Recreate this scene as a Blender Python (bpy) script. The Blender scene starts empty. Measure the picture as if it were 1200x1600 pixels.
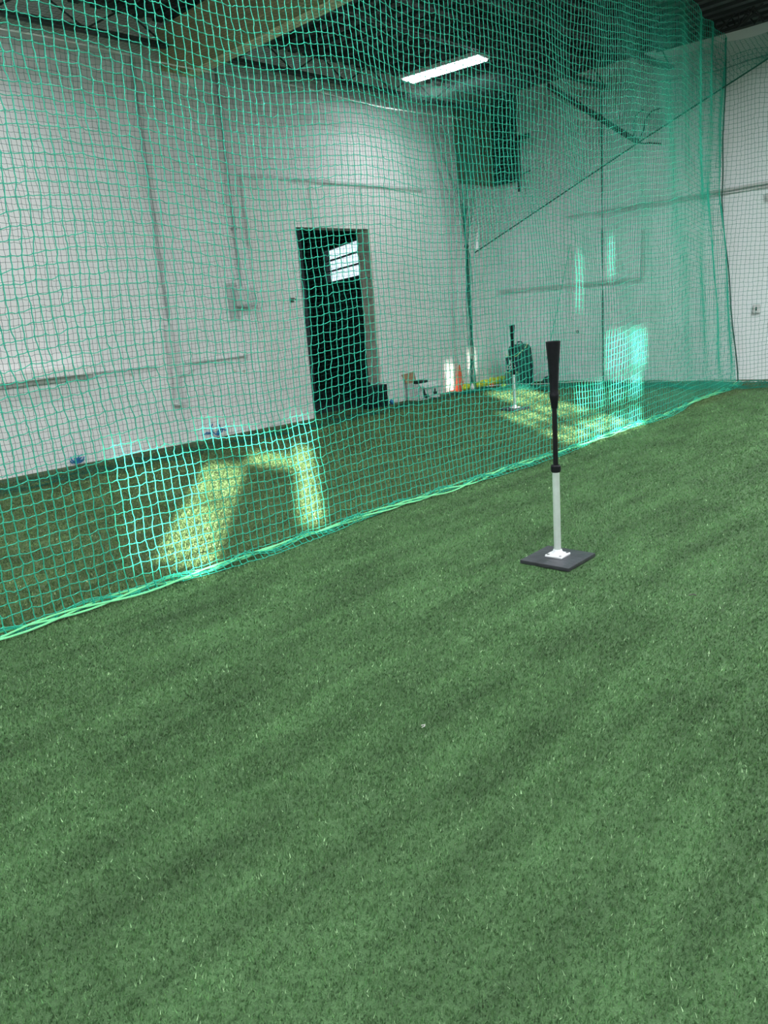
import bpy, bmesh, math, random
import numpy as np
from mathutils import Vector, Matrix

SC = bpy.context.scene
COL = SC.collection
random.seed(7)
rng = np.random.default_rng(11)

# ------------------------------------------------------------------ camera
FPX, PITCH, ROLL, YAW = 1202.594, 0.251192, -0.0796820, 0.7877505
CAM_H = 1.40
F = Vector((-math.sin(YAW)*math.cos(PITCH), math.cos(YAW)*math.cos(PITCH), -math.sin(PITCH)))
r0 = Vector((math.cos(YAW), math.sin(YAW), 0)); u0 = r0.cross(F)
RT = r0*math.cos(ROLL)+u0*math.sin(ROLL); UP = RT.cross(F)
cd = bpy.data.cameras.new('camera'); cam = bpy.data.objects.new('camera', cd); COL.objects.link(cam)
cam.matrix_world = Matrix(((RT.x, UP.x, -F.x, 0), (RT.y, UP.y, -F.y, 0), (RT.z, UP.z, -F.z, CAM_H), (0, 0, 0, 1)))
cd.sensor_fit = 'VERTICAL'; cd.sensor_height = 36.0; cd.lens = FPX/1600*36.0
cd.clip_start = 0.05; cd.clip_end = 200
SC.camera = cam

# ------------------------------------------------------------------ sky, sun, exposure
W = bpy.data.worlds.new('world'); SC.world = W; W.use_nodes = True
bg = W.node_tree.nodes['Background']; bg.inputs[0].default_value = (0.80, 0.90, 1.0, 1); bg.inputs[1].default_value = 1.6
SUN_D = Vector((-0.778, 0.628, -0.211)).normalized()
sd = bpy.data.lights.new('sun', 'SUN'); so = bpy.data.objects.new('sun', sd); COL.objects.link(so)
so.rotation_euler = SUN_D.to_track_quat('-Z', 'Y').to_euler(); so.location = (8, -8, 6)
sd.energy = 48.0; sd.angle = math.radians(0.6); sd.color = (1.0, 0.94, 0.80)
LAMP_W = 206.0
SC.view_settings.view_transform = 'Standard'
try: SC.view_settings.look = 'None'
except Exception: pass
SC.view_settings.exposure = 0.0; SC.view_settings.gamma = 1.0; SC.view_settings.use_curve_mapping = False

# ------------------------------------------------------------------ materials
def mat(name, col, rough=0.6, metal=0.0, noise=None, bump=None, emit=None, spec=0.5):
    """noise=(scale, amount, detail) varies the base colour; bump=(scale, strength)"""
    m = bpy.data.materials.new(name); m.use_nodes = True
    nt = m.node_tree; b = nt.nodes['Principled BSDF']
    b.inputs['Base Color'].default_value = (*col, 1); b.inputs['Roughness'].default_value = rough
    b.inputs['Metallic'].default_value = metal; b.inputs['Specular IOR Level'].default_value = spec
    tc = nt.nodes.new('ShaderNodeTexCoord')
    if noise:
        n = nt.nodes.new('ShaderNodeTexNoise'); n.inputs['Scale'].default_value = noise[0]
        n.inputs['Detail'].default_value = noise[2] if len(noise) > 2 else 4
        r = nt.nodes.new('ShaderNodeValToRGB')
        k = noise[1]
        r.color_ramp.elements[0].position = 0.3; r.color_ramp.elements[1].position = 0.7
        r.color_ramp.elements[0].color = (*[c*(1-k) for c in col], 1)
        r.color_ramp.elements[1].color = (*[min(1, c*(1+k)) for c in col], 1)
        nt.links.new(tc.outputs['Object'], n.inputs['Vector']); nt.links.new(n.outputs['Fac'], r.inputs['Fac'])
        nt.links.new(r.outputs['Color'], b.inputs['Base Color'])
    if bump:
        n2 = nt.nodes.new('ShaderNodeTexNoise'); n2.inputs['Scale'].default_value = bump[0]; n2.inputs['Detail'].default_value = 5
        bp = nt.nodes.new('ShaderNodeBump'); bp.inputs['Strength'].default_value = bump[1]; bp.inputs['Distance'].default_value = 0.02
        nt.links.new(tc.outputs['Object'], n2.inputs['Vector']); nt.links.new(n2.outputs['Fac'], bp.inputs['Height'])
        nt.links.new(bp.outputs['Normal'], b.inputs['Normal'])
    if emit:
        b.inputs['Emission Color'].default_value = (*emit[0], 1); b.inputs['Emission Strength'].default_value = emit[1]
    return m

M = {}
M['wall'] = mat('white_painted_masonry', (0.80, 0.79, 0.79), 0.75, noise=(1.3, 0.035, 6), bump=(14, 0.25))
M['infill'] = mat('white_painted_plaster', (0.78, 0.77, 0.755), 0.7, noise=(1.8, 0.05, 6), bump=(8, 0.2))
M['panelwall'] = mat('pale_grey_wall', (0.77, 0.82, 0.825), 0.7, noise=(0.9, 0.03, 5), bump=(10, 0.12))
M['greywall'] = mat('grey_wall', (0.62, 0.62, 0.60), 0.8, noise=(1, 0.05))
M['deck'] = mat('dark_roof_deck', (0.030, 0.036, 0.040), 0.7, noise=(2, 0.2))
M['steel'] = mat('dark_steel', (0.035, 0.042, 0.045), 0.55, 0.2, noise=(5, 0.2))
M['beam'] = mat('olive_painted_beam', (0.38, 0.34, 0.17), 0.6, noise=(3, 0.12), bump=(20, .1))
M['beamedge'] = mat('pale_beam_flange', (0.80, 0.76, 0.50), 0.6, noise=(4, 0.1))  # lit strip along the beam put into a paler colour
M['conduit'] = mat('painted_conduit', (0.60, 0.62, 0.61), 0.5, noise=(6, 0.06))
M['conduitd'] = mat('grey_conduit', (0.36, 0.38, 0.38), 0.45, 0.3, noise=(6, 0.08))
M['trim'] = mat('grey_trim', (0.56, 0.58, 0.57), 0.6, noise=(5, 0.06))
M['rustwood'] = mat('worn_jamb', (0.60, 0.56, 0.48), 0.8, noise=(7, 0.25, 6), bump=(20, .3))
M['black'] = mat('black_rubber', (0.006, 0.007, 0.009), 0.55, spec=0.15, noise=(30, 0.2), bump=(60, .08))
M['blackgloss'] = mat('black_tube', (0.006, 0.006, 0.008), 0.4, spec=0.25)
M['rubbermat'] = mat('base_rubber', (0.030, 0.032, 0.038), 0.46, noise=(14, 0.35, 6), bump=(40, .15))
M['alu'] = mat('satin_aluminium', (0.80, 0.86, 0.86), 0.34, 0.55, noise=(30, 0.05))
M['castalu'] = mat('cast_flange', (0.72, 0.73, 0.76), 0.5, 0.25, noise=(20, 0.06))
M['screw'] = mat('screw_steel', (0.22, 0.22, 0.23), 0.4, 0.8)
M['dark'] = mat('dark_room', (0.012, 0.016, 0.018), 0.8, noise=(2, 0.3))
M['carton'] = mat('brown_cardboard', (0.36, 0.215, 0.12), 0.85, noise=(8, 0.1))
M['cartonw'] = mat('white_printed_cardboard', (0.72, 0.72, 0.72), 0.6, noise=(6, 0.04))
M['ink'] = mat('black_ink', (0.012, 0.014, 0.016), 0.6)
M['inside'] = mat('carton_inside', (0.14, 0.09, 0.055), 0.9)
M['orange'] = mat('orange_plastic', (0.86, 0.085, 0.018), 0.5, noise=(10, 0.06))
M['yellow'] = mat('neon_yellow', (0.74, 0.80, 0.03), 0.6, noise=(14, 0.25, 5), bump=(40, .4))
M['lime'] = mat('lime_ball', (0.36, 0.62, 0.10), 0.7, noise=(30, 0.1))
M['whitep'] = mat('white_plastic', (0.84, 0.82, 0.84), 0.5)
M['bag'] = mat('dark_green_bag', (0.006, 0.070, 0.060), 0.7, noise=(16, 0.3), bump=(60, .2))
M['bagnavy'] = mat('navy_bag_panel', (0.008, 0.022, 0.045), 0.6, noise=(20, 0.2))
M['bagpipe'] = mat('pale_yellow_piping', (0.62, 0.70, 0.28), 0.6)
M['bagpocket'] = mat('grey_green_pocket', (0.07, 0.20, 0.15), 0.7, noise=(16, 0.2))
M['logo'] = mat('white_print', (0.85, 0.87, 0.87), 0.6)
M['blue'] = mat('blue_tape', (0.02, 0.17, 0.42), 0.5, noise=(25, 0.2))
M['whiterope'] = mat('white_cord', (0.80, 0.83, 0.80), 0.7)
M['ropegreen'] = mat('dark_green_rope', (0.006, 0.085, 0.062), 0.7)
M['hem'] = mat('light_green_hem_rope', (0.16, 0.62, 0.28), 0.7)
M['cable'] = mat('black_cable', (0.010, 0.014, 0.015), 0.6)
M['vent'] = mat('vent_dark', (0.012, 0.022, 0.022), 0.6, noise=(4, 0.2))
M['olive'] = mat('olive_board', (0.15, 0.13, 0.08), 0.7, noise=(5, 0.2))
M['lampbody'] = mat('white_lamp_housing', (0.75, 0.76, 0.76), 0.4)
M['lampglow'] = mat('lamp_diffuser', (0.9, 0.95, 1.0), 0.4, emit=((0.86, 0.94, 1.0), 14.0))
M['scrap'] = mat('pale_scrap', (0.62, 0.58, 0.60), 0.7)
M['glassframe'] = mat('window_bars', (0.05, 0.06, 0.07), 0.5)
M['greymark'] = mat('grey_primer', (0.47, 0.50, 0.49), 0.8, noise=(9, 0.1))
M['scuff'] = mat('dark_scuff', (0.07, 0.065, 0.06), 0.8)

def net_mat(name, col):
    m = bpy.data.materials.new(name); m.use_nodes = True; nt = m.node_tree
    b = nt.nodes['Principled BSDF']; b.inputs['Base Color'].default_value = (*col, 1)
    b.inputs['Roughness'].default_value = 0.55; b.inputs['Specular IOR Level'].default_value = 0.3
    tr = nt.nodes.new('ShaderNodeBsdfTranslucent'); tr.inputs[0].default_value = (*col, 1)
    mx = nt.nodes.new('ShaderNodeMixShader'); mx.inputs[0].default_value = 0.28
    out = nt.nodes['Material Output']
    nt.links.new(b.outputs[0], mx.inputs[1]); nt.links.new(tr.outputs[0], mx.inputs[2]); nt.links.new(mx.outputs[0], out.inputs[0])
    return m
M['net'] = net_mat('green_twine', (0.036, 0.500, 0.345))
M['net2'] = net_mat('green_twine_shaded', (0.010, 0.260, 0.185))  # shade on the end net and skirt put into a darker twine colour
M['net3'] = net_mat('green_twine_unlit', (0.006, 0.120, 0.090))  # unlit side of the far side net put into its twine colour
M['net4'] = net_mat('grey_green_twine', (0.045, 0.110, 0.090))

def glass_mat():
    m = bpy.data.materials.new('window_glass'); m.use_nodes = True; nt = m.node_tree
    out = nt.nodes['Material Output']
    t = nt.nodes.new('ShaderNodeBsdfTransparent'); t.inputs[0].default_value = (0.93, 0.96, 0.97, 1)
    g = nt.nodes.new('ShaderNodeBsdfGlossy'); g.inputs['Roughness'].default_value = 0.05
    mx = nt.nodes.new('ShaderNodeMixShader'); mx.inputs[0].default_value = 0.06
    nt.links.new(t.outputs[0], mx.inputs[1]); nt.links.new(g.outputs[0], mx.inputs[2]); nt.links.new(mx.outputs[0], out.inputs[0])
    return m
M['glass'] = glass_mat()

def turf_mat(name, blades):
    """green pile; pile sheen is put into the colour as streaks along Y; the turf inside the cage is browner"""
    m = bpy.data.materials.new(name); m.use_nodes = True; nt = m.node_tree; L = nt.links
    b = nt.nodes['Principled BSDF']; b.inputs['Roughness'].default_value = 0.62; b.inputs['Specular IOR Level'].default_value = 0.22
    geo = nt.nodes.new('ShaderNodeNewGeometry')
    def nd(t): return nt.nodes.new(t)
    def noise(scale, vec, detail=4, rough=0.55):
        mp = nd('ShaderNodeMapping'); mp.inputs['Scale'].default_value = vec
        n = nd('ShaderNodeTexNoise'); n.inputs['Scale'].default_value = scale; n.inputs['Detail'].default_value = detail; n.inputs['Roughness'].default_value = rough
        L.new(geo.outputs['Position'], mp.inputs['Vector']); L.new(mp.outputs[0], n.inputs['Vector']); return n.outputs['Fac']
    def rng_(fac, a, bb, lo, hi):
        r = nd('ShaderNodeMapRange'); r.inputs[1].default_value = a; r.inputs[2].default_value = bb; r.inputs[3].default_value = lo; r.inputs[4].default_value = hi
        L.new(fac, r.inputs[0]); return r.outputs[0]
    def mul(a, c):
        k = nd('ShaderNodeMath'); k.operation = 'MULTIPLY'; L.new(a, k.inputs[0])
        if isinstance(c, float): k.inputs[1].default_value = c
        else: L.new(c, k.inputs[1])
        return k.outputs[0]
    sheen = rng_(noise(7.0, (1.0, 0.13, 1.0), 3), 0.32, 0.68, 0.80, 1.28)  # sheen of the leaning pile put into the colour as long bands
    blotch = rng_(noise(2.2, (1, 1, 1), 5), 0.3, 0.7, 0.84, 1.16)
    fine = rng_(noise(230.0 if not blades else 60.0, (1, 1, 1), 2, 0.7), 0.30, 0.70, 0.62 if not blades else 0.8, 1.40 if not blades else 1.2)
    tone = mul(mul(mul(sheen, blotch), fine), 1.06 if blades else 0.80)  # backing colour darkened to stand for the blades' own shading
    # browner turf inside the cage, greener beyond it, changing under the near net
    sep = nd('ShaderNodeSeparateXYZ'); L.new(geo.outputs['Position'], sep.inputs[0])
    open_side = rng_(sep.outputs[0], -3.95, -3.80, 0.0, 1.0)
    mix = nd('ShaderNodeMix'); mix.data_type = 'RGBA'
    mix.inputs[6].default_value = (0.077, 0.132, 0.050, 1); mix.inputs[7].default_value = (0.066, 0.142, 0.055, 1)
    L.new(open_side, mix.inputs[0])
    col = mix.outputs[2]
    if blades:
        at = nd('ShaderNodeAttribute'); at.attribute_name = 'tint'
        mt = nd('ShaderNodeMix'); mt.data_type = 'RGBA'; mt.blend_type = 'MULTIPLY'; mt.inputs[0].default_value = 1
        L.new(col, mt.inputs[6]); L.new(at.outputs['Color'], mt.inputs[7]); col = mt.outputs[2]
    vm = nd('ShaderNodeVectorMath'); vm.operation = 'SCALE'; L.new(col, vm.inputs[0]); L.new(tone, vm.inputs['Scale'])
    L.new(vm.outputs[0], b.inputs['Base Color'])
    if not blades:
        bp = nd('ShaderNodeBump'); bp.inputs['Strength'].default_value = 0.7; bp.inputs['Distance'].default_value = 0.012
        L.new(noise(160, (1, 1, 1), 3, 0.7), bp.inputs['Height']); L.new(bp.outputs[0], b.inputs['Normal'])
    return m
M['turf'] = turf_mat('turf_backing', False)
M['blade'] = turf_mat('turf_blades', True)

# ------------------------------------------------------------------ mesh helpers
class MB:
    def __init__(s): s.v = []; s.f = []
    def box(s, x0, x1, y0, y1, z0, z1, xf=None):
        n = len(s.v)
        for p in ((x0,y0,z0),(x1,y0,z0),(x1,y1,z0),(x0,y1,z0),(x0,y0,z1),(x1,y0,z1),(x1,y1,z1),(x0,y1,z1)):
            s.v.append(tuple(xf(Vector(p))) if xf else p)
        for q in ((0,3,2,1),(4,5,6,7),(0,1,5,4),(1,2,6,5),(2,3,7,6),(3,0,4,7)): s.f.append(tuple(n+i for i in q))
        return s
    def tube(s, pts, r, sides=8, cap=True):
        pts = [Vector(p) for p in pts]; rs = r if isinstance(r, (list, tuple)) else [r]*len(pts)
        base = len(s.v); up = None
        for i, p in enumerate(pts):
            a = pts[max(0, i-1)]; b = pts[min(len(pts)-1, i+1)]; t = (b-a).normalized()
            if up is None:
                up = t.orthogonal().normalized()
            up = (up - t*up.dot(t)).normalized(); w = t.cross(up)
            for k in range(sides):
                an = 2*math.pi*k/sides
                s.v.append(tuple(p+(up*math.cos(an)+w*math.sin(an))*rs[i]))
        for i in range(len(pts)-1):
            for k in range(sides):
                a = base+i*sides+k; b = base+i*sides+(k+1) % sides
                s.f.append((a, b, b+sides, a+sides))
        if cap:
            s.f.append(tuple(base+k for k in reversed(range(sides))))
            s.f.append(tuple(base+(len(pts)-1)*sides+k for k in range(sides)))
        return s
    def lathe(s, prof, sides=24, c=(0, 0, 0), sq=1.0):
        base = len(s.v)
        for r, z in prof:
            for k in range(sides):
                an = 2*math.pi*k/sides
                s.v.append((c[0]+r*math.cos(an), c[1]+r*math.sin(an), c[2]+z))
        for i in range(len(prof)-1):
            for k in range(sides):
                a = base+i*sides+k; b = base+i*sides+(k+1) % sides
                s.f.append((a, b, b+sides, a+sides))
        s.f.append(tuple(base+k for k in reversed(range(sides))))
        s.f.append(tuple(base+(len(prof)-1)*sides+k for k in range(sides)))
        return s
    def prism(s, outline, d0, d1, xf):
        """outline in (a, b); extruded from d0 to d1; xf maps (a, b, d) to a point"""
        n = len(s.v); k = len(outline)
        for d in (d0, d1):
            for a, b in outline: s.v.append(tuple(xf(a, b, d)))
        s.f.append(tuple(n+i for i in reversed(range(k)))); s.f.append(tuple(n+k+i for i in range(k)))
        for i in range(k):
            j = (i+1) % k; s.f.append((n+i, n+j, n+k+j, n+k+i))
        return s
    def sphere(s, c, r, seg=16, ring=10, jit=0):
        base = len(s.v)
        rr = r if isinstance(r, tuple) else (r, r, r)
        for i in range(ring+1):
            th = math.pi*i/ring
            for k in range(seg):
                an = 2*math.pi*k/seg
                q = 1+jit*(math.sin(5*an+3*th)+math.sin(7*th+2*an))*.5
                s.v.append((c[0]+rr[0]*q*math.sin(th)*math.cos(an), c[1]+rr[1]*q*math.sin(th)*math.sin(an), c[2]+rr[2]*q*math.cos(th)))
        for i in range(ring):
            for k in range(seg):
                a = base+i*seg+k; b = base+i*seg+(k+1) % seg
                s.f.append((a, a+seg, b+seg, b))
        return s
    def build(s, name, m, parent=None, smooth=False, bevel=0.0, loc=None):
        me = bpy.data.meshes.new(name); me.from_pydata(s.v, [], s.f); me.materials.append(m)
        bm = bmesh.new(); bm.from_mesh(me); bmesh.ops.recalc_face_normals(bm, faces=bm.faces)
        if bevel: bmesh.ops.bevel(bm, geom=bm.edges[:], offset=bevel, segments=2, affect='EDGES', profile=0.6, clamp_overlap=True)
        bm.to_mesh(me); bm.free()
        if smooth:
            me.polygons.foreach_set('use_smooth', [True]*len(me.polygons))
            try: me.set_sharp_from_angle(angle=math.radians(40))
            except Exception: pass
        o = bpy.data.objects.new(name, me); COL.objects.link(o)
        if parent: o.parent = parent
        if loc: o.location = loc
        return o

def tag(o, label=None, cat=None, group=None, kind=None):
    if label: o['label'] = label
    if cat: o['category'] = cat
    if group: o['group'] = group
    if kind: o['kind'] = kind
    return o
def thing(name, label, cat, loc=(0, 0, 0), rz=0.0, group=None):
    o = bpy.data.objects.new(name, None); COL.objects.link(o); o.empty_display_size = 0.1
    o.location = loc; o.rotation_euler = (0, 0, rz)
    return tag(o, label, cat, group)
def copy_tree(o, parent=None):
    c = o.copy(); COL.objects.link(c); c.parent = parent
    for ch in list(o.children): copy_tree(ch, c)
    return c

def tubes_mesh(name, strands, rad, m, parent=None, sides=3):
    """strands: list of arrays (n, p, 3); each polyline becomes a thin prism; one mesh"""
    Vs, Fs = [], []; off = 0
    for q_, S in enumerate(strands):
        r = rad[q_] if isinstance(rad, tuple) else rad
        S = np.asarray(S, np.float64); n, p, _ = S.shape
        T = np.gradient(S, axis=1); T /= np.linalg.norm(T, axis=2, keepdims=True)+1e-12
        ref = np.where(np.abs(T[..., 2:3]) > 0.8, np.array([1., 0.3, 0.1]), np.array([0.05, 0.1, 1.]))
        A = np.cross(T, ref); A /= np.linalg.norm(A, axis=2, keepdims=True)+1e-12
        B = np.cross(T, A)
        ang = np.arange(sides)*2*np.pi/sides
        ring = S[:, :, None, :]+r*(np.cos(ang)[None, None, :, None]*A[:, :, None, :]+np.sin(ang)[None, None, :, None]*B[:, :, None, :])
        Vs.append(ring.reshape(-1, 3))
        i = np.arange(n)[:, None, None]; j = np.arange(p-1)[None, :, None]; k = np.arange(sides)[None, None, :]
        a = off+(i*p+j)*sides+k; b = off+(i*p+j)*sides+(k+1) % sides
        Fs.append(np.stack([a, b, b+sides, a+sides], -1).reshape(-1, 4)); off += n*p*sides
    V = np.concatenate(Vs); Fc = np.concatenate(Fs)
    me = bpy.data.meshes.new(name)
    me.vertices.add(len(V)); me.vertices.foreach_set('co', V.astype(np.float32).ravel())
    me.loops.add(Fc.size); me.loops.foreach_set('vertex_index', Fc.astype(np.int32).ravel())
    me.polygons.add(len(Fc)); me.polygons.foreach_set('loop_start', np.arange(0, Fc.size, 4, dtype=np.int32))
    me.polygons.foreach_set('use_smooth', np.ones(len(Fc), bool))
    me.update(); me.validate(); me.materials.append(m)
    o = bpy.data.objects.new(name, me); COL.objects.link(o)
    if parent: o.parent = parent
    return o

# ------------------------------------------------------------------ setting
XL, XR, YB, YF = -8.65, 6.0, -4.5, 12.0       # left wall, right wall, wall behind the camera, far corner
ZC = 4.85
def struct(o): o['kind'] = 'structure'; return o
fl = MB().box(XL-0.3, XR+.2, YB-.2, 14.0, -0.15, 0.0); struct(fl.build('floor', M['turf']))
# roof deck with trapezoid ribs
dk = MB(); dk.box(XL-.3, XR+.2, YB-.2, 14.0, ZC+.06, ZC+.2)
for i in range(72):
    y = YB+i*.25
    if y < 13.5: dk.box(XL, XR, y, y+.11, ZC, ZC+.07)
struct(dk.build('ceiling', M['deck']))

def wall_with_holes(name, m, u0, u1, z0, z1, holes, xf, th):
    """holes: (u0,u1,z0,z1). built of strips; xf maps (u, d, z) into the room"""
    us = sorted(set([u0, u1]+[h[0] for h in holes]+[h[1] for h in holes]))
    mb = MB()
    for a, b in zip(us[:-1], us[1:]):
        cuts = sorted([(h[2], h[3]) for h in holes if h[0] <= a+1e-6 and h[1] >= b-1e-6])
        z = z0
        for c0, c1 in cuts:
            if c0 > z+1e-6: mb.box(a, b, 0, th, z, c0, xf)
            z = c1
        if z < z1-1e-6: mb.box(a, b, 0, th, z, z1, xf)
    return struct(mb.build(name, m))

DY0, DY1, DZ = 7.30, 8.75, 2.65
wl = wall_with_holes('wall_left', M['wall'], YB-.2, YF+.3, 0, ZC+.1, [(DY0, DY1, 0, DZ)], lambda p: Vector((XL-p.y, p.x, p.z)), 0.22)
# filled-in old wide doorway around the door: shallow recessed-edge panel
pan = MB()
def px(p): return Vector((XL+p.y, p.x, p.z))
pan.box(6.50, DY0, 0, .022, 0, 3.25, px); pan.box(DY1, 9.98, 0, .022, 0, 3.25, px); pan.box(DY0, DY1, 0, .022, DZ, 3.25, px)
pan.build('infill_panel', M['infill'], wl)
bat = MB()
for y in (7.62, 8.62, 9.94): bat.box(y, y+.055, .022, .04, 2.72 if y < 9 else 0.0, 3.22, px)
bat.build('batten', M['infill'], wl)
hd = MB().box(6.46, 10.02, 0, .05, 3.25, 3.285, px); hd.box(6.465, 6.49, 0, .045, 2.4, 3.285, px)
struct(hd.build('trim_1', M['trim']))

WA = math.radians(5.0)
WC = Vector((math.cos(WA), math.sin(WA), 0)); WN = Vector((-math.sin(WA), math.cos(WA), 0)); W0 = Vector((XL, YF, 0))
def wb(u, d, z): return W0+WC*u+WN*d+Vector((0, 0, z))          # on the far wall: u along, d behind its face
def wbx(p): return wb(p.x, p.y, p.z)
wall_with_holes('wall_back', M['panelwall'], -.3, 15.0, 0, ZC+.1, [], wbx, 0.2)

# unseen daylight openings shaped to throw the sun patches: right wall, behind the camera
SY = SUN_D.y/SUN_D.x; SZ = SUN_D.z/math.hypot(SUN_D.x, SUN_D.y)
NETX = -3.85
def on_right(y, z, x=NETX):
    k = (XR-x)/SUN_D.x; return y+SUN_D.y*k, z+SUN_D.z*k
def on_front(y, z, x=NETX):
    k = (YB-y)/SUN_D.y; return x+SUN_D.x*k, z+SUN_D.z*k
winR, winF = [], []
def sunwin_r(y0, y1, z0, z1, x=NETX):
    a, za = on_right(y0, z0, x); b, _ = on_right(y1, z0, x); h = z1-z0; winR.append((a, b, za, za+h))
def sunwin_f(y0, y1, z0, z1):
    a, za = on_front(y0, z0); b, zb = on_front(y1, z0); winF.append((min(a, b), max(a, b), (za+zb)/2, (za+zb)/2+z1-z0))
sunwin_r(6.50, 7.08, 0.03, 0.24)
sunwin_r(6.50, 7.08, 0.34, 0.60)
sunwin_r(7.18, 7.95, 0.03, 0.24)
sunwin_r(7.18, 7.95, 0.34, 0.60)
sunwin_r(7.12, 8.10, 0.66, 1.06)
sunwin_r(7.18, 7.28, 1.58, 1.98)
sunwin_r(6.54, 6.64, 1.30, 1.80)  # added slit that throws the bright strip on the left wall
sunwin_f(1.84, 2.40, 0.07, 0.80)
sunwin_f(2.40, 3.06, 0.66, 0.80)
sunwin_f(3.06, 3.38, 0.06, 0.80)
wr = wall_with_holes('wall_right', M['greywall'], YB-.2, 14.0, 0, ZC+.1, winR, lambda p: Vector((XR+p.y, p.x, p.z)), 0.04)
wf = wall_with_holes('wall_front', M['greywall'], XL-.3, XR+.2, 0, ZC+.1, winF, lambda p: Vector((p.x, YB-p.y, p.z)), 0.04)
def bars(nm, w, xf, nu, nz):
    fr = thing(nm, None, None); fr['kind'] = 'structure'
    mb = MB(); t = .05
    a, b, c, d = w
    for i in range(1, nu): u = a+(b-a)*i/nu; mb.box(u-t/2, u+t/2, .0, .03, c, d, xf)
    for i in range(1, nz): z = c+(d-c)*i/nz; mb.box(a, b, .0, .03, z-.02, z+.02, xf)
    if mb.v: mb.build('glazing_bar', M['glassframe'], fr)
    MB().box(a, b, .034, .038, c, d, xf).build('pane', M['glass'], fr)
rx = lambda p: Vector((XR+p.y, p.x, p.z)); fx = lambda p: Vector((p.x, YB-p.y, p.z))
for i, w in enumerate(winR): bars('window_%d' % (i+1), w, rx, (2, 2, 2, 2, 2, 1, 1)[i], (1, 1, 1, 1, 1, 1, 1)[i])
for i, w in enumerate(winF): bars('window_%d' % (i+8), w, fx, 1, (2, 1, 1)[i])

# dark passage behind the doorway, with a barred window in its slanting side wall
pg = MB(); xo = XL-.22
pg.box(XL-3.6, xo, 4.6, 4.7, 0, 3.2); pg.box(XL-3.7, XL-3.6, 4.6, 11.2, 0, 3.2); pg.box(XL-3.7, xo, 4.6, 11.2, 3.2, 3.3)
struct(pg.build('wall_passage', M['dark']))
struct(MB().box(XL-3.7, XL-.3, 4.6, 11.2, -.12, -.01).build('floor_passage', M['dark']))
SA = math.atan2(.44, -.9); S0 = Vector((XL-.24, 8.80, 0)); SC_ = Vector((math.cos(SA), math.sin(SA), 0)); SN = Vector((math.sin(SA), -math.cos(SA), 0))
def sx(p): return S0+SC_*p.x+SN*p.y+Vector((0, 0, p.z))
WS = (0.06, 2.25, 2.02, 2.55)
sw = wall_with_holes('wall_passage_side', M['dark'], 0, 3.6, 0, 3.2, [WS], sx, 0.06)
fr = thing('window_11', None, None); fr['kind'] = 'structure'
fb = MB()
for z in (2.197, 2.373): fb.box(WS[0], WS[1], .01, .05, z-.012, z+.012, sx)
fb.box(.17, .23, .02, .04, WS[2], WS[3], sx)
fb.build('glazing_bar', M['glassframe'], fr); MB().box(WS[0], WS[1], .025, .03, WS[2], WS[3], sx).build('pane', M['glass'], fr)
# jamb: right reveal, worn timber
jb = MB().box(XL-.225, XL+.034, DY1-.03, DY1-.001, .36, DZ-.002); struct(jb.build('trim_2', M['rustwood']))
struct(MB().box(XL-.225, XL+.028, DY0+.001, DY0+.012, 0, DZ-.002).build('trim_3', M['conduit']))
bxk = MB().box(XL+.035, XL+.20, 8.30, 8.70, 0.0, .34); o = bxk.build('step_block', M['black'], bevel=.012)
tag(o, 'black rubber block at the right foot of the dark doorway', 'block')
bl = MB().sphere((0, 0, 0), .04, 14, 8); o = bl.build('ball', M['blue'], smooth=True, loc=(XL+.14, 8.84, .04)); tag(o, 'small blue ball on the turf beside the black doorway block', 'ball')

# far wall: panel frame with sill, conduit, seam trims
fw = MB(); fw.box(.05, 2.72, -.05, 0, 1.60, 1.655, wbx); fw.box(2.68, 2.73, -.04, 0, 1.655, 2.36, wbx); struct(fw.build('trim_4', M['trim']))
o = MB().box(.10, 2.66, -.012, 0, 1.66, 2.36, wbx).build('wall_board', M['panelwall']); tag(o, 'pale board panel set in the far wall above a narrow sill', 'board')
cn = MB(); cn.tube([wb(1.4, -.045, 2.735), wb(4, -.045, 2.775), wb(7.5, -.045, 2.83)], .022, 8); cn.tube([wb(1.9, -.03, 2.69), wb(7.5, -.03, 2.78)], .012, 6)
o = cn.build('conduit', M['trim'], smooth=True); tag(o, 'pale conduit pair running level across the far wall', 'pipe')
cn = MB(); cn.tube([wb(2.3+i*.5, -.03, 4.42+.03*math.sin(i*1.7)) for i in range(10)], .009, 6)
o = cn.build('wall_cable', M['conduitd'], smooth=True); tag(o, 'thin cable strung high along the far wall under the roof', 'cable')
def outlet(u, z, w, h, label, m='trim'):
    t = thing('outlet_box', label, 'outlet', wb(u, 0, z), WA)
    MB().box(-w/2, w/2, -.045, -.001, 0, h).build('box_body', M[m], t, bevel=.006)
    MB().box(-w*.36, w*.36, -.052, -.045, h*.12, h*.88).build('cover_plate', M['conduit'], t)
    MB().box(-w*.12, w*.12, -.055, -.052, h*.3, h*.7).build('socket', M['ink'], t)
outlet(4.42, .98, .09, .13, 'small pale outlet box low on the far wall at the right edge')
outlet(4.55, 2.54, .16, .10, 'pale junction box just under the conduit on the far wall')
outlet(1.55, .82, .05, .05, 'small dark outlet on the far wall behind the net', 'ink')

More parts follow.
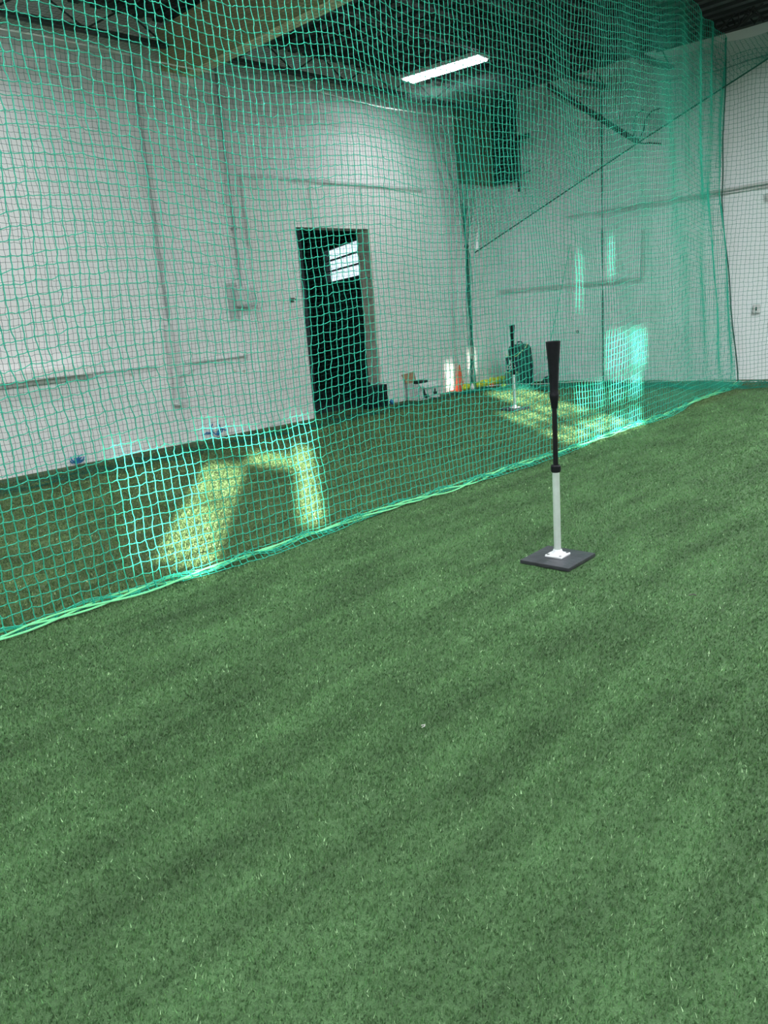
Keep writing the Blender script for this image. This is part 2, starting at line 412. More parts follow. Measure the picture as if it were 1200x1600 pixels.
# left wall: conduits and fittings
def pipe(name, pts, r, label, m='conduit', extra=None):
    o = MB().tube(pts, r, 10).build(name, M[m], smooth=True); tag(o, label, 'pipe'); return o
X1 = XL+.03
t = thing('conduit', 'tall thin conduit ending in a bolt on the left wall', 'pipe', (X1, 5.14, 1.55))
MB().tube([(0, 0, 0), (0, 0, 2.9)], .017, 10).build('pipe', M['conduitd'], t, smooth=True)
MB().lathe([(.006, -.12), (.022, -.11), (.022, -.07), (.01, -.06), (.01, 0)], 10).build('end_bolt', M['scuff'], t, smooth=True)
t = thing('conduit', 'conduit dropping into the switch box left of the doorway', 'pipe', (X1, 6.28, 1.89))
MB().tube([(0, 0, 0), (0, 0, 2.6)], .017, 10).build('pipe', M['conduitd'], t, smooth=True)
MB().box(-.03, .0, -.04, .04, .7, .73).build('strap', M['conduitd'], t)
t = thing('switch_box', 'white electrical switch box on the left wall beside the doorway', 'switch', (XL, 6.30, 1.64))
MB().box(0.012, .13, -.12, .12, 0, .24).build('box_body', M['conduit'], t, bevel=.012)
MB().box(.13, .14, -.10, .10, .02, .22).build('cover', M['conduit'], t, bevel=.003)
MB().box(.0, .012, -.24, -.08, -.18, .30).build('back_plate', M['greymark'], t)
MB().box(.02, .16, -.10, .12, -.015, 0.0).build('lower_lip', M['conduitd'], t)
t = thing('downpipe', 'short white vertical pipe with a foot flange on the left wall', 'pipe', (XL+.05, 5.12, .50))
MB().tube([(0, 0, 0.02), (0, 0, .98)], .045, 12).build('pipe', M['conduit'], t, smooth=True)
MB().lathe([(.075, 0), (.075, .02), (.05, .03)], 14).build('flange', M['conduit'], t, smooth=True)
t = thing('wall_ledge', 'thick white ledge jutting from the left wall', 'ledge', (XL, 3.3, 1.0))
MB().box(0, .14, -2.2, .74, .0, .11).build('board', M['infill'], t, bevel=.008)
MB().box(0, .06, -2.2, .80, -.045, -.0).build('bracket_rail', M['conduit'], t)
pipe('conduit', [(XL+.02, 4.05, 1.0), (XL+.02, 4.9, 1.0)], .013, 'thin level pipe from the ledge end to the short downpipe')
t = thing('conduit', 'thin level pipe right of the short downpipe on the left wall', 'pipe', (XL+.025, 5.2, 1.0))
MB().tube([(0, .1, 0), (0, 1.02, 0)], .017, 10).build('pipe', M['conduit'], t, smooth=True)
MB().lathe([(.028, -.03), (.028, .03)], 10, (0, 1.03, 0)).build('end_cap', M['conduit'], t, smooth=True)
pipe('conduit', [(XL+.02, 5.18, .86), (XL+.02, 5.28, .86), (XL+.02, 5.42, .90)], .014, 'short bent pipe stub beside the downpipe on the left wall')
t = thing('door_catch', 'small black catch on the left wall beside the doorway edge', 'catch', (XL, 7.10, 1.66))
MB().box(0.022, .05, -.03, .03, 0, .05).build('plate', M['scuff'], t); MB().tube([(.05, -.02, .03), (.09, .0, .04), (.09, .05, .02)], .008, 6).build('hook', M['scuff'], t)
def scrap(name, x, y, z, n, r, label, m, flat='x', seed=1):
    rr = random.Random(seed); mb = MB()
    for _ in range(n):
        cy, cz = y+rr.uniform(-r, r)*.35, z+rr.uniform(0, r*.25); a = rr.uniform(0, 6.28); l = r*rr.uniform(.3, .8)
        p = [Vector((x+rr.uniform(.004, .02), cy+math.cos(a+q)*l*q, cz+abs(math.sin(a+q))*l*q)) for q in (0, .4, .8, 1.2)]
        mb.tube(p, .008, 5)
    o = mb.build(name, M[m], smooth=True); tag(o, label, 'tape'); return o
scrap('tape_scrap', XL+.02, 3.72, .02, 16, .10, 'crumpled blue tape at the left wall base under the ledge', 'blue', seed=3)
scrap('tape_scrap', XL+.02, 5.60, .03, 8, .16, 'looping blue tape strands at the left wall base beside the downpipe', 'blue', seed=5)
pk = MB()
for y, z, s in ((6.02, .82, .03), (6.18, .80, .022), (4.55, .93, .02), (5.62, .62, .012), (7.05, .70, .02)):
    pk.prism([(-s, 0), (-.3*s, s), (s*.8, s*.6), (s, -.4*s), (.1*s, -s)], 0.0, .006, lambda a, b, d, y=y, z=z: (XL+d+.001 if y < 6.5 else XL+.022+d, y+a, z+b))
pk.build('paint_chip', M['rustwood'], wl)

# corner boards near the roof (dark vent band folding round the corner)
t = thing('corner_vent', 'dark board and louvre band high in the far left corner', 'vent', (XL, YF, 3.42))
MB().box(.0, .06, -1.05, -.06, 0, 1.40).build('board', M['olive'], t)
v = MB().box(0.02, .52, -.07, -.03, 0, 1.40); v.build('backing', M['vent'], t)
for i in range(13):
    MB().box(.04, .50, -.12, -.07, .04+i*.105, .06+i*.105).build('slat', M['vent'], t)
t = thing('hanging_bracket', 'dark steel bracket hanging beside the corner vent', 'bracket', (-7.95, 11.75, 3.22))
MB().box(-.02, .02, -.02, .02, 0, .86).build('drop_rod', M['steel'], t); MB().box(-.18, .22, -.02, .02, .80, .87).build('cross_bar', M['steel'], t)
MB().tube([(0, 0, .25), (.24, 0, .30)], .012, 6).build('stay', M['steel'], t)

# ------------------------------------------------------------------ roof steel
t = thing('roof_beam', 'olive painted roof beam running out from the left wall', 'beam', (XL, 5.72, 4.32))
MB().box(0, XR-XL, -.20, .10, .02, .44).build('beam_body', M['beam'], t)
MB().box(0, XR-XL, .09, .24, .0, .035).build('lower_flange', M['beamedge'], t)
def joist(x, y0, y1, z, label):
    t = thing('roof_joist', label, 'joist', (x, y0, z), group=None)
    L_ = y1-y0
    MB().box(-.05, -.008, 0, L_, 0, .045).box(.008, .05, 0, L_, 0, .045).build('bottom_chord', M['steel'], t)
    MB().box(-.05, .05, 0, L_, .30, .34).build('top_chord', M['steel'], t)
    w = MB(); n = int(L_/.45); pts = [(0, L_*i/n, .03 if i % 2 else .31) for i in range(n+1)]
    w.tube(pts, .012, 5); w.build('web', M['steel'], t)
for x, nm in ((-8.40, 'beside the left wall'), (-6.5, 'above the middle of the cage'), (-5.45, 'above the near side net'), (-2.6, 'over the open turf')):
    joist(x, 5.97, 12.0, 4.50, 'open-web steel roof joist %s beyond the olive beam' % nm)
    joist(x, .2, 5.48, 4.50, 'open-web steel roof joist %s in front of the olive beam' % nm)

def lamp(x, y, label, z=4.45, power=1.0):
    t = thing('strip_light', label, 'lamp', (x, y, z), math.radians(6))
    MB().box(-.62, .62, -.15, .15, .02, .07).build('housing', M['lampbody'], t, bevel=.008)
    for s in (-.075, .075):
        MB().box(-.59, .59, s-.05, s+.05, 0, .022).build('diffuser', M['lampglow'], t, bevel=.008)
    for s in (-.45, .45): MB().tube([(s, 0, .07), (s, 0, ZC-z)], .006, 5).build('hanger', M['steel'], t)
    ld = bpy.data.lights.new('lamp_light', 'AREA'); ld.shape = 'RECTANGLE'; ld.size = 1.2; ld.size_y = .3
    ld.energy = LAMP_W*power; ld.color = (0.97, 0.985, 1.0); lo = bpy.data.objects.new('lamp_light', ld); COL.objects.link(lo); lo.parent = t; lo.location = (0, 0, -.02)
lamp(-7.14, 8.88, 'bright white strip light hanging above the cage', power=.22)
lamp(-6.85, 2.70, 'strip light above the cage near the left wall and camera', power=.25)
for x in (-2.2, 2.4):
    for y, w in ((-2.2, 'behind the camera'), (2.6, 'beside the camera'), (7.4, 'far along the hall, set to brighten the far wall')):
        if y > 7: x, y = x+1.6, 8.2  # unseen far pair, moved and strengthened to brighten the far wall
        lamp(x, y, 'strip light over the open turf %s%s' % (w, ', nearest the right wall' if x > 0 else ''), power=2.0 if y > 7 else 1.0)
lamp(-6.8, -2.2, 'strip light above the cage end behind the camera')

# ------------------------------------------------------------------ nets
CU, CELL = 0.052, 0.06
def wob(a, b, seed, amp):
    r = np.random.default_rng(seed); out = 0
    for k in range(6):
        fa, fb, ph = r.uniform(2.0, 9.0), r.uniform(.6, 3.0), r.uniform(0, 6.28)
        out = out+np.sin(fa*a+fb*b+ph)/(1+.25*fa)
    return amp*out
def net_strands(P, nu, nv, sub, seed, jit=.0035):
    """P(u, v) in cells -> (…,3). knots sit on integer (u, v); strands wander a little between"""
    r = np.random.default_rng(seed)
    ku, kv = r.normal(0, jit/CU, (nu+1, nv+1)), r.normal(0, jit/CELL, (nu+1, nv+1))
    out = []
    for d in (0, 1):
        if d == 0:                                                        # strands running up
            U, V = np.meshgrid(np.arange(nu+1.), np.arange(nv*sub+1)/sub, indexing='ij')
        else:
            V, U = np.meshgrid(np.arange(nv+1.), np.arange(nu*sub+1)/sub, indexing='ij')
        iu, iv = np.floor(U).astype(int).clip(0, nu), np.floor(V).astype(int).clip(0, nv)
        ju, jv = np.minimum(iu+1, nu), np.minimum(iv+1, nv)
        fu, fv = U-iu, V-iv
        def lerp(K): return K[iu, iv]*(1-fu)*(1-fv)+K[ju, iv]*fu*(1-fv)+K[iu, jv]*(1-fu)*fv+K[ju, jv]*fu*fv
        du, dv = lerp(ku), lerp(kv)
        mid = ((fu > .1) if d else (fv > .1))*1.0
        extra = r.normal(0, .032, U.shape)*mid
        if d == 0: du = du+extra
        else: dv = dv+extra-.05*mid
        out.append(P((U+du)*CU, (V+dv)*CELL))
    return out
def smooth(t): t = np.clip(t, 0, 1); return t*t*(3-2*t)

# near side net -----------------------------------------------------------
NY0, NY1, NZ = 0.35, 11.75, 4.26
def near_xy(y, z):
    t = np.clip((y-6.5)/5.25, 0, 1)**1.5
    return -3.85-(.40+.32*np.clip(z/2.6, 0, 1))*t
def near_P(u, v):
    SL = .26
    y = NY0+u; v = v*(1+.085*smooth((y-7)/2.5)); s = v-SL                                                   # s<0: slack on the turf
    z = np.where(s > 0, s, 0)
    fold = wob(y, z*1.0, 5, .015)*smooth(z/.8)+(.012+.012*smooth((y-9.5)/2.3))*np.sin(y*9.5+.5*np.sin(z*2))*smooth(z/.5)*smooth((y-8.5)/2.5)
    x = near_xy(y, z)+fold
    curl = np.where(s < 0, s, 0)
    x = x+np.where(s < 0, -.55*curl*np.cos(y*2.2)*.4-.2*curl, 0)+.03*np.sin(y*3.1)*(1-smooth(z/.4))*.5
    z = np.where(s < 0, .012+.05*np.abs(np.sin(s/SL*3.0))*(0.6+.4*np.sin(y*13)), .012+z)
    z = z+.030*np.sin(y*3.3+.5*z)*smooth(z/1.0)+.012*np.sin(y*4.1+1.2*np.sin(y*1.3))*smooth(z/.6)+.02*np.sin(y*1.7+z*2.1)*smooth(z/1.2)
    yy = y+.012*np.sin(z*5.+y*2)+.02*np.sin(z*2.1+y*.9)
    return np.stack([x, yy, z], -1)
nu, nv = int((NY1-NY0)/CU), int((NZ+.18)/CELL)
net = tubes_mesh('cage_net', (NS := net_strands(near_P, nu, nv, 3, 21)), (.0034, .0026), M['net'])
tag(net, 'long green side net nearest the camera, its hem lying on open turf', 'net', 'batting cage nets')
ys = np.linspace(NY0, NY1, 140)
hm = MB()
for k in range(3):
    hm.tube([(float(near_xy(y, 0))+.03*math.sin(y*3.1)*.5+.025*math.sin(y*5+k*2.1)+.012*k, y, .014+.012*(1+math.sin(y*7+k*2.1))) for y in ys], .0055, 5)
hm.build('hem_rope', M['hem'], net, smooth=True)
MB().tube([(float(near_xy(NY1, z))+.0, NY1+.0+.02*math.sin(z*5), z+.01) for z in np.linspace(0.01, NZ+.36, 60)], .010, 6).build('edge_rope', M['ropegreen'], net, smooth=True)

# far side net in front of the left wall -----------------------------------
FY0, FY1 = 0.35, 10.55
def far_P(u, v):
    y = FY0+u; SL = .55-.30*smooth((y-4)/6); s = v-SL
    z = np.where(s > 0, s, 0)
    x0 = -8.08-.12*smooth((y-5)/5)
    x = x0+wob(y, z, 9, .03)*smooth(z/.8)
    x = x+np.where(s < 0, -s*.9+.05*np.sin(y*17+s*9), 0)
    zz = np.where(s < 0, .015+.05*np.abs(np.sin(s*14+y*3))*(.5+.5*np.sin(y*11)), z+.02)
    return np.stack([x, y+.03*np.sin(z*2+y)+np.where(s < 0, .04*np.sin(s*20+y*6), 0), zz], -1)
def knots(S, r, m, parent):
    K = S[0][:, ::3, :].reshape(-1, 3); n = len(K)
    D = np.array([(1,0,0),(-1,0,0),(0,1,0),(0,-1,0),(0,0,1.5),(0,0,-1.5)])*r
    V = (K[:, None, :]+D[None]).reshape(-1, 3)
    T = np.array([(0,2,4),(2,1,4),(1,3,4),(3,0,4),(2,0,5),(1,2,5),(3,1,5),(0,3,5)])
    Fc = (np.arange(n)[:, None, None]*6+T[None]).reshape(-1, 3)
    me = bpy.data.meshes.new('knots'); me.vertices.add(len(V)); me.vertices.foreach_set('co', V.astype(np.float32).ravel())
    me.loops.add(Fc.size); me.loops.foreach_set('vertex_index', Fc.astype(np.int32).ravel())
    me.polygons.add(len(Fc)); me.polygons.foreach_set('loop_start', np.arange(0, Fc.size, 3, dtype=np.int32)); me.update()
    me.materials.append(m); o = bpy.data.objects.new('knots', me); COL.objects.link(o); o.parent = parent; o['kind'] = 'stuff'
knots(NS, .0058, M['net'], net)
nu, nv = int((FY1-FY0)/CU), int((4.24+.5)/CELL)
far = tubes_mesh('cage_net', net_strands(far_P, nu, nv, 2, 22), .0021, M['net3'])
tag(far, 'green side net hanging along the white left wall', 'net', 'batting cage nets')
MB().tube([(-8.06-.12*float(smooth((y-5)/5)), y, 4.24+.02*math.sin(y*2)) for y in np.linspace(FY0, FY1, 60)], .008, 6).build('top_rope', M['whiterope'], far, smooth=True)
gs = []
for k in range(26):
    a = k*2.399; rk = (.25+.75*((k*7) % 13)/13)
    z = np.linspace(.02, 4.2, 80); zt = 2.36
    rad = np.where(z < zt, .028+.035*np.minimum(1, (zt-z)/.35), .028+.75*((z-zt)/2.0)**1.35)*rk
    gs.append(np.stack([np.maximum(-8.20+rad*np.cos(a+.6*np.sin(z*3+k))*.8, -8.55), 10.55+rad*np.sin(a+.6*np.sin(z*2+k)), z], -1))
tubes_mesh('gathered_edge', [np.array(gs)], .0036, M['net2'], far)
MB().lathe([(.03, 0), (.042, .02), (.03, .05)], 12, (-8.2, 10.55, 2.34)).build('tie', M['ropegreen'], far, smooth=True)
MB().tube([(-8.18, 10.5, .02), (-8.17, 10.49, .08), (-8.18, 10.5, .14)], [.02, .03, .012], 8).build('rope_tail', M['whiterope'], far, smooth=True)

# end net across the far end ------------------------------------------------
PX = np.array([0, .85, 2.2, 4.2, 6.6]); CX = np.array([-8.2, -7.80, -6.35, -4.2, -1.8]); CY = np.array([10.55, 11.22, 11.56, 11.74, 11.84])
def end_xy(u): return np.interp(u, PX, CX), np.interp(u, PX, CY)
def end_P(u, v):
    x, y = end_xy(u); SL = .95-.3*smooth((u-4)/2); s = v-SL
    z = np.where(s > 0, s, 0)
    f = wob(u, z, 13, .045)*smooth(z/.6)+.05*np.sin(u*10+.6*np.sin(z*1.7))*smooth((u-1.5)/2.3)*smooth(z/1)
    y = y+f+np.where(s < 0, s*.75+.05*np.sin(u*15+s*10), 0)
    x = x+np.where(s < 0, .06*np.sin(u*9+s*13), 0)
    sag = .05*np.sin(u*3.6)*smooth(z/2)
    zz = np.where(s < 0, .015+.06*np.abs(np.sin(s*11+u*2.3))*(.5+.5*np.sin(u*9+s*5)), z+.02+sag)
    return np.stack([x, y, zz], -1)
nu, nv = int(6.6/CU), int((4.42+.9)/CELL)
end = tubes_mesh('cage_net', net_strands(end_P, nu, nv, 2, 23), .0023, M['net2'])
tag(end, 'green end net across the far end of the cage before the far wall', 'net', 'batting cage nets')
sx_, sy_ = end_xy(2.24)
MB().tube([(float(sx_)+.0, float(sy_)-.02, z) for z in np.linspace(.03, 4.3, 30)], .010, 6).build('seam_rope', M['ropegreen'], end, smooth=True)
MB().tube([(float(end_xy(u)[0]), float(end_xy(u)[1])+.04, .05+.012*math.sin(u*4)) for u in np.linspace(.2, 6.4, 60)], .006, 6).build('foot_rope', M['whiterope'], end, smooth=True)
MB().tube([(-6.80, 11.43, 2.25), (-6.93, 11.40, 1.7), (-7.08, 11.34, 1.0), (-7.20, 11.28, .45)], .006, 6).build('fold_rope', M['net'], end, smooth=True)
# tension rope rising from the gathered corner to the roof steel
RA, RM, RB = Vector((-8.17, 10.72, 2.26)), Vector((-5.62, 11.40, 3.52)), Vector((-3.2, 11.62, 4.50))
def rope_at(t):
    return RA.lerp(RM, t*2) if t < .5 else RM.lerp(RB, t*2-1)
o = MB().tube([rope_at(i/20) for i in range(21)], .011, 6).build('tension_rope', M['ropegreen'], smooth=True)
tag(o, 'dark green rope slanting up from the net corner to the roof', 'rope')
tg = MB().tube([(-8.10, 10.70, 2.30), (-8.08, 10.69, 2.45), (-8.03, 10.68, 2.66)], [.03, .024, .014], 8).build('tie_strap', M['whitep'], smooth=True)
tag(tg, 'short white tie strap on the rope at the net corner', 'strap')
# skirt: the sheet of net between that rope and the roof net
def skirt_P(u, v):
    t = np.clip(u/4.9, 0, 1); k = v/2.3
    r = np.where(t[..., None] < .5, np.array(RA)+(np.array(RM)-np.array(RA))*(t*2)[..., None], np.array(RM)+(np.array(RB)-np.array(RM))*(t*2-1)[..., None])
    top = np.stack([r[..., 0], r[..., 1]-.9+.3*t, np.full_like(t, 4.34)], -1)
    q = r*(1-k[..., None])+top*k[..., None]
    q[..., 1] += .05*np.sin(u*8)*smooth(k*3); q[..., 2] -= .15*np.sin(np.pi*k)*(1-t)
    return q
sk = tubes_mesh('net_skirt', net_strands(skirt_P, int(4.9/CU), int(2.3/CELL), 1, 24), .0024, M['net2'])
tag(sk, 'green net sheet between the slanting rope and the roof', 'net', 'batting cage nets')
# roof net
def roof_P(u, v):
    y = .35+u; k = v/4.2
    x = -4.0-k*4.1-.45*smooth((y-7)/4.5)*(1-k)
    z = 4.27-.05*np.sin(np.pi*k)*(1+.3*np.sin(y*1.3))-.012*np.sin(y*4.2)*np.sin(np.pi*k)
    return np.stack([x, y, z], -1)
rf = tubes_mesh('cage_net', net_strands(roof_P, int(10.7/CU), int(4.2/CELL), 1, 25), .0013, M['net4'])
tag(rf, 'green roof net sagging over the cage under the roof steel', 'net', 'batting cage nets')

# dark pole from the roof steel to the rope, with rope tails
pt, pb = Vector((-6.3, 10.05, 4.50)), Vector((-5.64, 11.34, 3.52))
pt = Vector((-6.45, 10.28, 4.30))
t = thing('support_pole', 'dark pole slanting from the roof steel to the tension rope', 'pole', tuple(pb))
MB().tube([(0, 0, 0), tuple(pt-pb)], .040, 10).build('pole_tube', M['cable'], t, smooth=True)
def tail(pts): MB().tube(pts, .011, 6).build('rope_tail', M['cable'], t, smooth=True)
tail([(0, 0, 0), (-.05, 0, .10), (-.06, 0, .24), (.0, 0, .36), (.10, 0, .40)])
tail([(.02, 0, 0), (.10, 0, .12), (.13, 0, .26), (.22, 0, .35), (.34, 0, .36)])
tail([(0, 0, -.01), (.10, 0, -.05), (.20, 0, -.06), (.36, 0, -.10)])
wr_ = MB()
rr = random.Random(4)
for k in range(5):
    wr_.tube([(-5.1+.17*i+rr.uniform(-.1, .1), 11.6+rr.uniform(-.08, .08), 4.95-.30*abs(math.sin(i*1.1+k))) for i in range(7)], .012, 6)
o = wr_.build('cable_bundle', M['cable'], smooth=True); tag(o, 'tangle of black cables hung under the roof above the far wall', 'cable')

# ------------------------------------------------------------------ batting tees
def make_tee(h, zc, label, loc, rz):
    t = thing('batting_tee', label, 'batting tee', loc, rz)
    s, th = .150, .024
    b = MB(); n = [(-s, -s), (s, -s), (s, s), (-s, s)]
    b.v = [(x, y, 0.004) for x, y in n]+[(x, y, th) for x, y in n]+[(x*.42, y*.42, th+.004) for x, y in n]
    b.f = [(3, 2, 1, 0)]+[(i, (i+1) % 4, (i+1) % 4+4, i+4) for i in range(4)]+[(4+i, 4+(i+1) % 4, 8+(i+1) % 4, 8+i) for i in range(4)]+[(8, 9, 10, 11)]
    b.build('base_plate', M['rubbermat'], t, bevel=.003)
    z = th+.004
    fl_ = MB().box(-.052, .052, -.052, .052, z, z+.013).build('flange', M['castalu'], t, bevel=.005)
    MB().lathe([(.036, 0), (.034, .008), (.026, .016), (.024, .026)], 20, (0, 0, z+.011)).build('hub', M['castalu'], fl_, smooth=True)
    for a in (-1, 1):
        for c in (-1, 1):
            MB().lathe([(.0085, 0), (.0085, .003), (.003, .0045)], 10, (a*.038, c*.038, z+.012)).build('screw', M['screw'], fl_, smooth=True)
    MB().lathe([(.0195, z+.02), (.0195, zc)], 24).build('lower_tube', M['alu'], t, smooth=True)
    MB().lathe([(.0215, zc-.012), (.027, zc-.006), (.027, zc+.022), (.0215, zc+.028)], 20).build('collar', M['black'], t, smooth=True)
    gz = h-.262
    MB().lathe([(.0135, zc+.01), (.0135, gz-.03)], 18).build('upper_tube', M['blackgloss'], t, smooth=True)
    g = MB().lathe([(.0155, gz-.085), (.0190, gz-.06), (.0230, gz-.032), (.0245, gz-.022), (.0245, gz-.012), (.0215, gz-.006), (.0222, gz+.03), (.0290, gz+.15), (.0375, h-.012), (.0385, h), (.0340, h+.001), (.0250, h-.035), (.004, h-.05)], 28)
    g.build('cone_top', M['black'], t, smooth=True)
    return t
make_tee(1.195, .515, 'large black and silver batting tee on the open turf', (-2.215, 3.535, 0), math.radians(2))
make_tee(1.125, .485, 'batting tee inside the cage before the green bag', (-6.10, 8.74, 0), math.radians(-8))

# ------------------------------------------------------------------ things along the walls
# carton
t = thing('carton', 'open white printed cardboard carton by the wall right of the doorway', 'box', (-8.45, 9.55, 0), math.radians(0))
w, d, h = .13, .26, .27
for nm, bx, m in (('front_panel', (w-.006, w, -d, d, 0.004, h), 'cartonw'), ('back_panel', (-w, -w+.006, -d, d, .004, h), 'cartonw'), ('side_panel', (-w, w, -d, -d+.006, .004, h), 'cartonw'), ('side_panel', (-w, w, d-.006, d, .004, h), 'cartonw'), ('bottom_panel', (-w, w, -d, d, .0, .006), 'inside')):
    MB().box(*bx).build(nm, M[m], t)
def flap(a, b, c, e, m, nm='flap'):
    q = MB(); q.v = [a, b, c, e]+[tuple(Vector(p)+Vector((.004, 0, .004))) for p in (a, b, c, e)]
    q.f = [(0, 1, 2, 3), (7, 6, 5, 4), (0, 4, 5, 1), (1, 5, 6, 2), (2, 6, 7, 3), (3, 7, 4, 0)]; q.build(nm, M[m], t)
flap((-w, -d, h), (-w, -.02, h), (-w-.05, 0.0, h+.17), (-w-.05, -d-.06, h+.15), 'carton')
flap((-w, 0, h), (-w, d, h), (-w-.06, d+.05, h+.14), (-w-.06, .0, h+.15), 'cartonw')
flap((w, -d, h), (w, d, h), (w+.07, d, h-.07), (w+.07, -d, h-.07), 'cartonw')
MB().box(-w+.01, .06, -.10, .06, h-.09, h+.03).build('dark_opening', M['ink'], t)  # black block put in for the shade of the open top
def on_front_panel(a, b, d_): return (w+d_, a, b)
MB().prism([(-.17, .06), (-.10, .02), (-.02, .03), (-.03, .08), (-.10, .09), (-.12, .16), (-.16, .20), (-.18, .13)], .0002, .002, on_front_panel).build('printed_mark', M['ink'], t)
MB().prism([(.10, .06), (.18, .06), (.18, .10), (.15, .10), (.15, .15), (.12, .16), (.11, .11), (.09, .10)], .0002, .002, on_front_panel).build('printed_mark', M['ink'], t)
t = thing('training_cone', 'orange training cone at the foot of the left wall', 'cone', (-8.50, 10.56, 0))
MB().box(-.12, .12, -.12, .12, 0, .018).build('base', M['orange'], t, bevel=.006)
MB().lathe([(.092, .015), (.085, .03), (.024, .44), (.018, .45), (.0, .45)], 22).build('cone_body', M['orange'], t, smooth=True)
# neon yellow bundle lying along the wall
yb = MB(); pts = []; rs = []
for i in range(34):
    f_ = i/33; y = 10.38+1.46*f_
    pts.append((-8.30-.16*f_+.02*math.sin(i*1.3), y, .068+.008*math.sin(i*.9))); rs.append((.064+.005*math.sin(i*1.7)+.004*math.sin(i*3.1))*(min(1, (i+1)/3)*min(1, (34-i)/3)))
yb.tube(pts, rs, 12)
o = yb.build('kit_bundle', M['yellow'], smooth=True); tag(o, 'neon yellow rolled kit bundle lying along the wall base', 'bundle')
o = MB().sphere((0, 0, 0), .037, 14, 8).build('ball', M['orange'], smooth=True, loc=(-8.25, 11.15, .037)); tag(o, 'small orange ball against the neon yellow bundle', 'ball')
o = MB().sphere((0, 0, 0), .043, 14, 8).build('ball', M['lime'], smooth=True, loc=(-7.93, 11.05, .043)); tag(o, 'lime green ball on the turf in front of the green bag', 'ball')
o = MB().lathe([(.10, 0), (.11, .03), (.10, .08), (.07, .12), (.0, .14)], 16).build('cap', M['vent'], smooth=True, loc=(-7.45, 11.72, 0)); tag(o, 'dark rounded cap on the turf right of the green bag', 'cap')
# kit bag
BAGX, BAGY = -7.93, 11.58
t = thing('kit_bag', 'upright dark green kit bag with white lettering against the far wall', 'bag', (BAGX, BAGY, 0), math.radians(-7))
bw, bd, bh = .165, .20, .70
bm = bmesh.new()
bmesh.ops.create_grid(bm, x_segments=1, y_segments=1, size=1); bm.free()
body = MB(); rings = [(0.01, .94, .95), (.05, 1.0, 1.0), (.30, .98, .98), (.52, .93, .95), (.62, .86, .90), (.68, .72, .76), (.705, .42, .45)]
N = 28
for z, kx, ky in rings:
    for i in range(N):
        a = 2*math.pi*i/N; c, s = math.cos(a), math.sin(a); e = .42
        body.v.append((bw*kx*math.copysign(abs(c)**e, c)+(.012*math.sin(z*17+a*3)), bd*ky*math.copysign(abs(s)**e, s)+.01*math.sin(z*13+a*2), z))
for j in range(len(rings)-1):
    for i in range(N): a = j*N+i; b = j*N+(i+1) % N; body.f.append((a, b, b+N, a+N))
body.f.append(tuple(reversed(range(N)))); body.f.append(tuple((len(rings)-1)*N+i for i in range(N)))
body.build('bag_body', M['bag'], t, smooth=True)
MB().box(-bw*.93, bw*.88, -bd-.02, -bd+.02, .25, .50).build('logo_panel', M['bagnavy'], t, bevel=.008)
MB().box(-bw*.96, bw*.95, -bd-.045, -bd+.01, .03, .23).build('front_pocket', M['bagpocket'], t, bevel=.02)
MB().box(bw-.01, bw+.03, -bd*.7, bd*.5, .05, .36).build('side_pocket', M['bag'], t, bevel=.015)
MB().tube([(-bw*.95, -bd-.005, .54), (-.06, -bd-.012, .505), (.10, -bd-.008, .515), (bw*.98, -bd*.9, .57), (bw+.012, -bd*.2, .66), (bw*.8, .04, .70)], .008, 6).build('piping', M['bagpipe'], t, smooth=True)
MB().tube([(-bw*.95, -bd-.04, .245), (-.02, -bd-.05, .225), (bw*.9, -bd-.04, .245)], .006, 6).build('piping', M['bagpipe'], t, smooth=True)
MB().tube([(bw+.02, -.12, .64), (bw+.05, -.05, .52), (bw+.05, .05, .30), (bw+.03, .10, .08)], .013, 6).build('strap', M['bagnavy'], t, smooth=True)
MB().tube([(-.07, 0, .69), (-.04, 0, .745), (.04, 0, .745), (.07, 0, .69)], .012, 8).build('handle', M['bagnavy'], t, smooth=True)
def text(s, size, parent, loc):
    cu = bpy.data.curves.new('lettering', 'FONT'); cu.body = s; cu.size = size; cu.align_x = 'CENTER'; cu.extrude = .002; cu.offset = size*.018; cu.shear = .2
    tmp = bpy.data.objects.new('lettering_curve', cu); COL.objects.link(tmp)
    dg = bpy.context.evaluated_depsgraph_get(); me = bpy.data.meshes.new_from_object(tmp.evaluated_get(dg))
    COL.objects.unlink(tmp); bpy.data.objects.remove(tmp)
    o = bpy.data.objects.new('lettering', me); me.materials.clear(); me.materials.append(M['logo']); COL.objects.link(o)
    o.parent = parent; o.rotation_euler = (math.pi/2, 0, 0); o.location = loc; return o
text('DSC', .10, t, (-.03, -bd-.0225, .285))
em = MB(); fp = lambda a, b, d_: (a-.03, -bd-.0205-d_, b+.365)
em.prism([(-.035, .0), (-.012, .0), (.0, .05), (-.008, .09), (-.03, .07), (-.042, .03)], 0, .003, fp)
em.prism([(.005, .0), (.028, .0), (.045, .04), (.04, .085), (.018, .09), (.022, .05)], 0, .003, fp)
em.build('emblem', M['logo'], t)

# litter on the turf
def litter(name, x, y, pts, r, label, m):
    o = MB().tube([(a, b, c) for a, b, c in pts], r, 5).build(name, M[m], smooth=True, loc=(x, y, .022)); tag(o, label, 'scrap')
litter('paper_scrap', -1.64, 1.73, [(0, 0, 0), (.012, .006, .004), (.02, -.004, .006), (.014, -.014, .003)], .0012, 'tiny pale curl of paper on the open turf', 'scrap')
litter('twig', -1.40, 3.35, [(0, 0, 0), (.016, .012, .005), (.03, .014, .002)], .003, 'tiny dark twig on the turf right of the near tee', 'scuff')

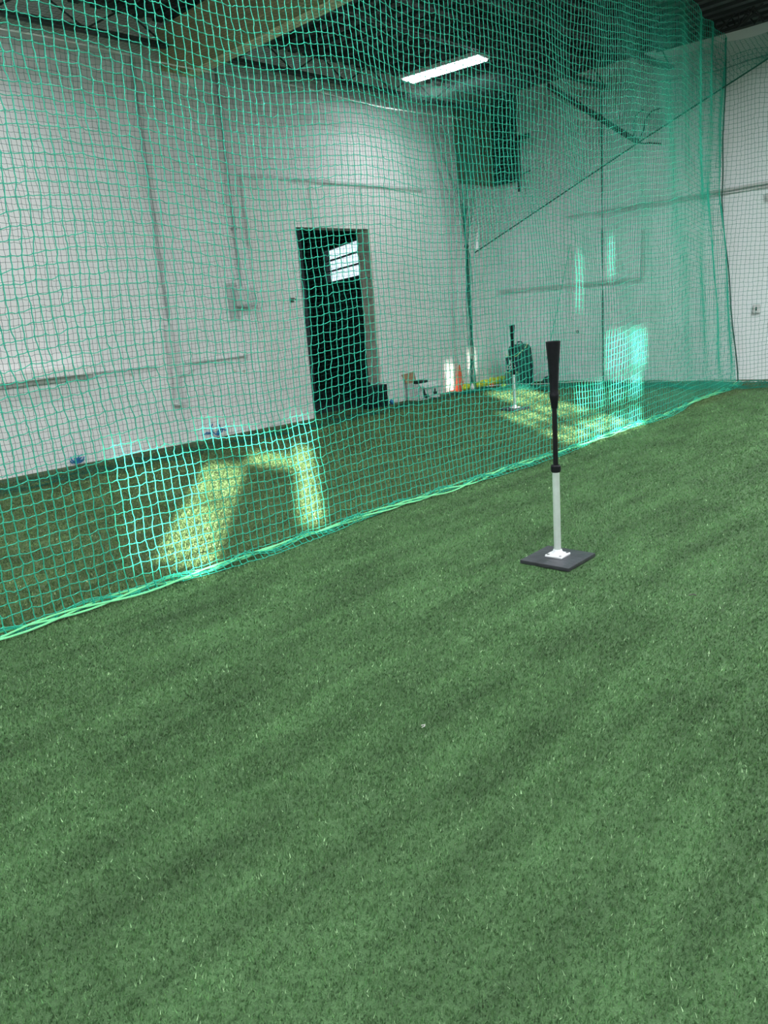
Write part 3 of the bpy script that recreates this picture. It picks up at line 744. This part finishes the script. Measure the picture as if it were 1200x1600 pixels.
# ------------------------------------------------------------------ turf pile near the camera (blades)
def turf_pile():
    Ln, MAXB = [], 900000
    pts = []
    # density falls with distance; area covers the view plus a margin
    n = 5600000
    x = rng.uniform(-8.4, 5.0, n); y = rng.uniform(.15, 11.95, n)
    fw_ = x*F.x+y*F.y+CAM_H*.2486; sd_ = x*r0.x+y*r0.y
    dist = np.sqrt(x*x+y*y+CAM_H**2)
    keep = (np.abs(sd_) < .78*fw_+1.3) & (fw_ > .9)
    keep &= rng.uniform(0, 1, n) < np.clip((2.8/dist)**2.0, 0.02, 1)
    for cx, cy in ((-2.215, 3.535), (-6.10, 8.74)):                       # not through the tee bases
        keep &= ~((np.abs(x-cx) < .16) & (np.abs(y-cy) < .16))
    x, y, dist = x[keep], y[keep], dist[keep]
    if len(x) > MAXB:
        s = rng.choice(len(x), MAXB, replace=False); x, y, dist = x[s], y[s], dist[s]
    n = len(x)
    sc = np.clip(dist/2.5, .9, 4.0)
    hgt = rng.uniform(.007, .014, n); ln = rng.uniform(.001, .008, n)*np.clip(sc, 1, 1.5); az = rng.normal(1.2, 1.5, n)
    wd = rng.uniform(.0010, .0021, n)*sc; wa = rng.uniform(0, np.pi, n)
    V = np.empty((n, 3, 3))
    V[:, 0] = np.stack([x-np.cos(wa)*wd, y-np.sin(wa)*wd, np.full(n, .0)], -1)
    V[:, 1] = np.stack([x+np.cos(wa)*wd, y+np.sin(wa)*wd, np.full(n, .0)], -1)
    V[:, 2] = np.stack([x+np.cos(az)*ln, y+np.sin(az)*ln, hgt], -1)
    me = bpy.data.meshes.new('turf_pile')
    me.vertices.add(3*n); me.vertices.foreach_set('co', V.astype(np.float32).ravel())
    me.loops.add(3*n); me.loops.foreach_set('vertex_index', np.arange(3*n, dtype=np.int32))
    me.polygons.add(n); me.polygons.foreach_set('loop_start', np.arange(0, 3*n, 3, dtype=np.int32))
    me.update()
    tint = rng.normal(1.06, .28, (n, 1)).clip(.45, 2.0)*np.array([[1, 1, 1]])+rng.normal(0, .05, (n, 3))
    glint = rng.uniform(0, 1, n) < np.clip(.04*(2.4/dist)**2, .003, .04); tint[glint] = np.array([5.0, 3.5, 5.0])*rng.uniform(.6, 1.2, (glint.sum(), 1))  # pale blades: highlights put into the tint
    c = np.ones((n, 3, 4)); c[:, :, :3] = tint[:, None, :].clip(.2, 6)
    at = me.color_attributes.new('tint', 'FLOAT_COLOR', 'POINT'); at.data.foreach_set('color', c.astype(np.float32).ravel())
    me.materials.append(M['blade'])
    o = bpy.data.objects.new('turf_pile', me); COL.objects.link(o)
    tag(o, 'short green artificial turf pile on the open floor', 'turf', kind='stuff')
turf_pile()
bpy.context.view_layer.update()
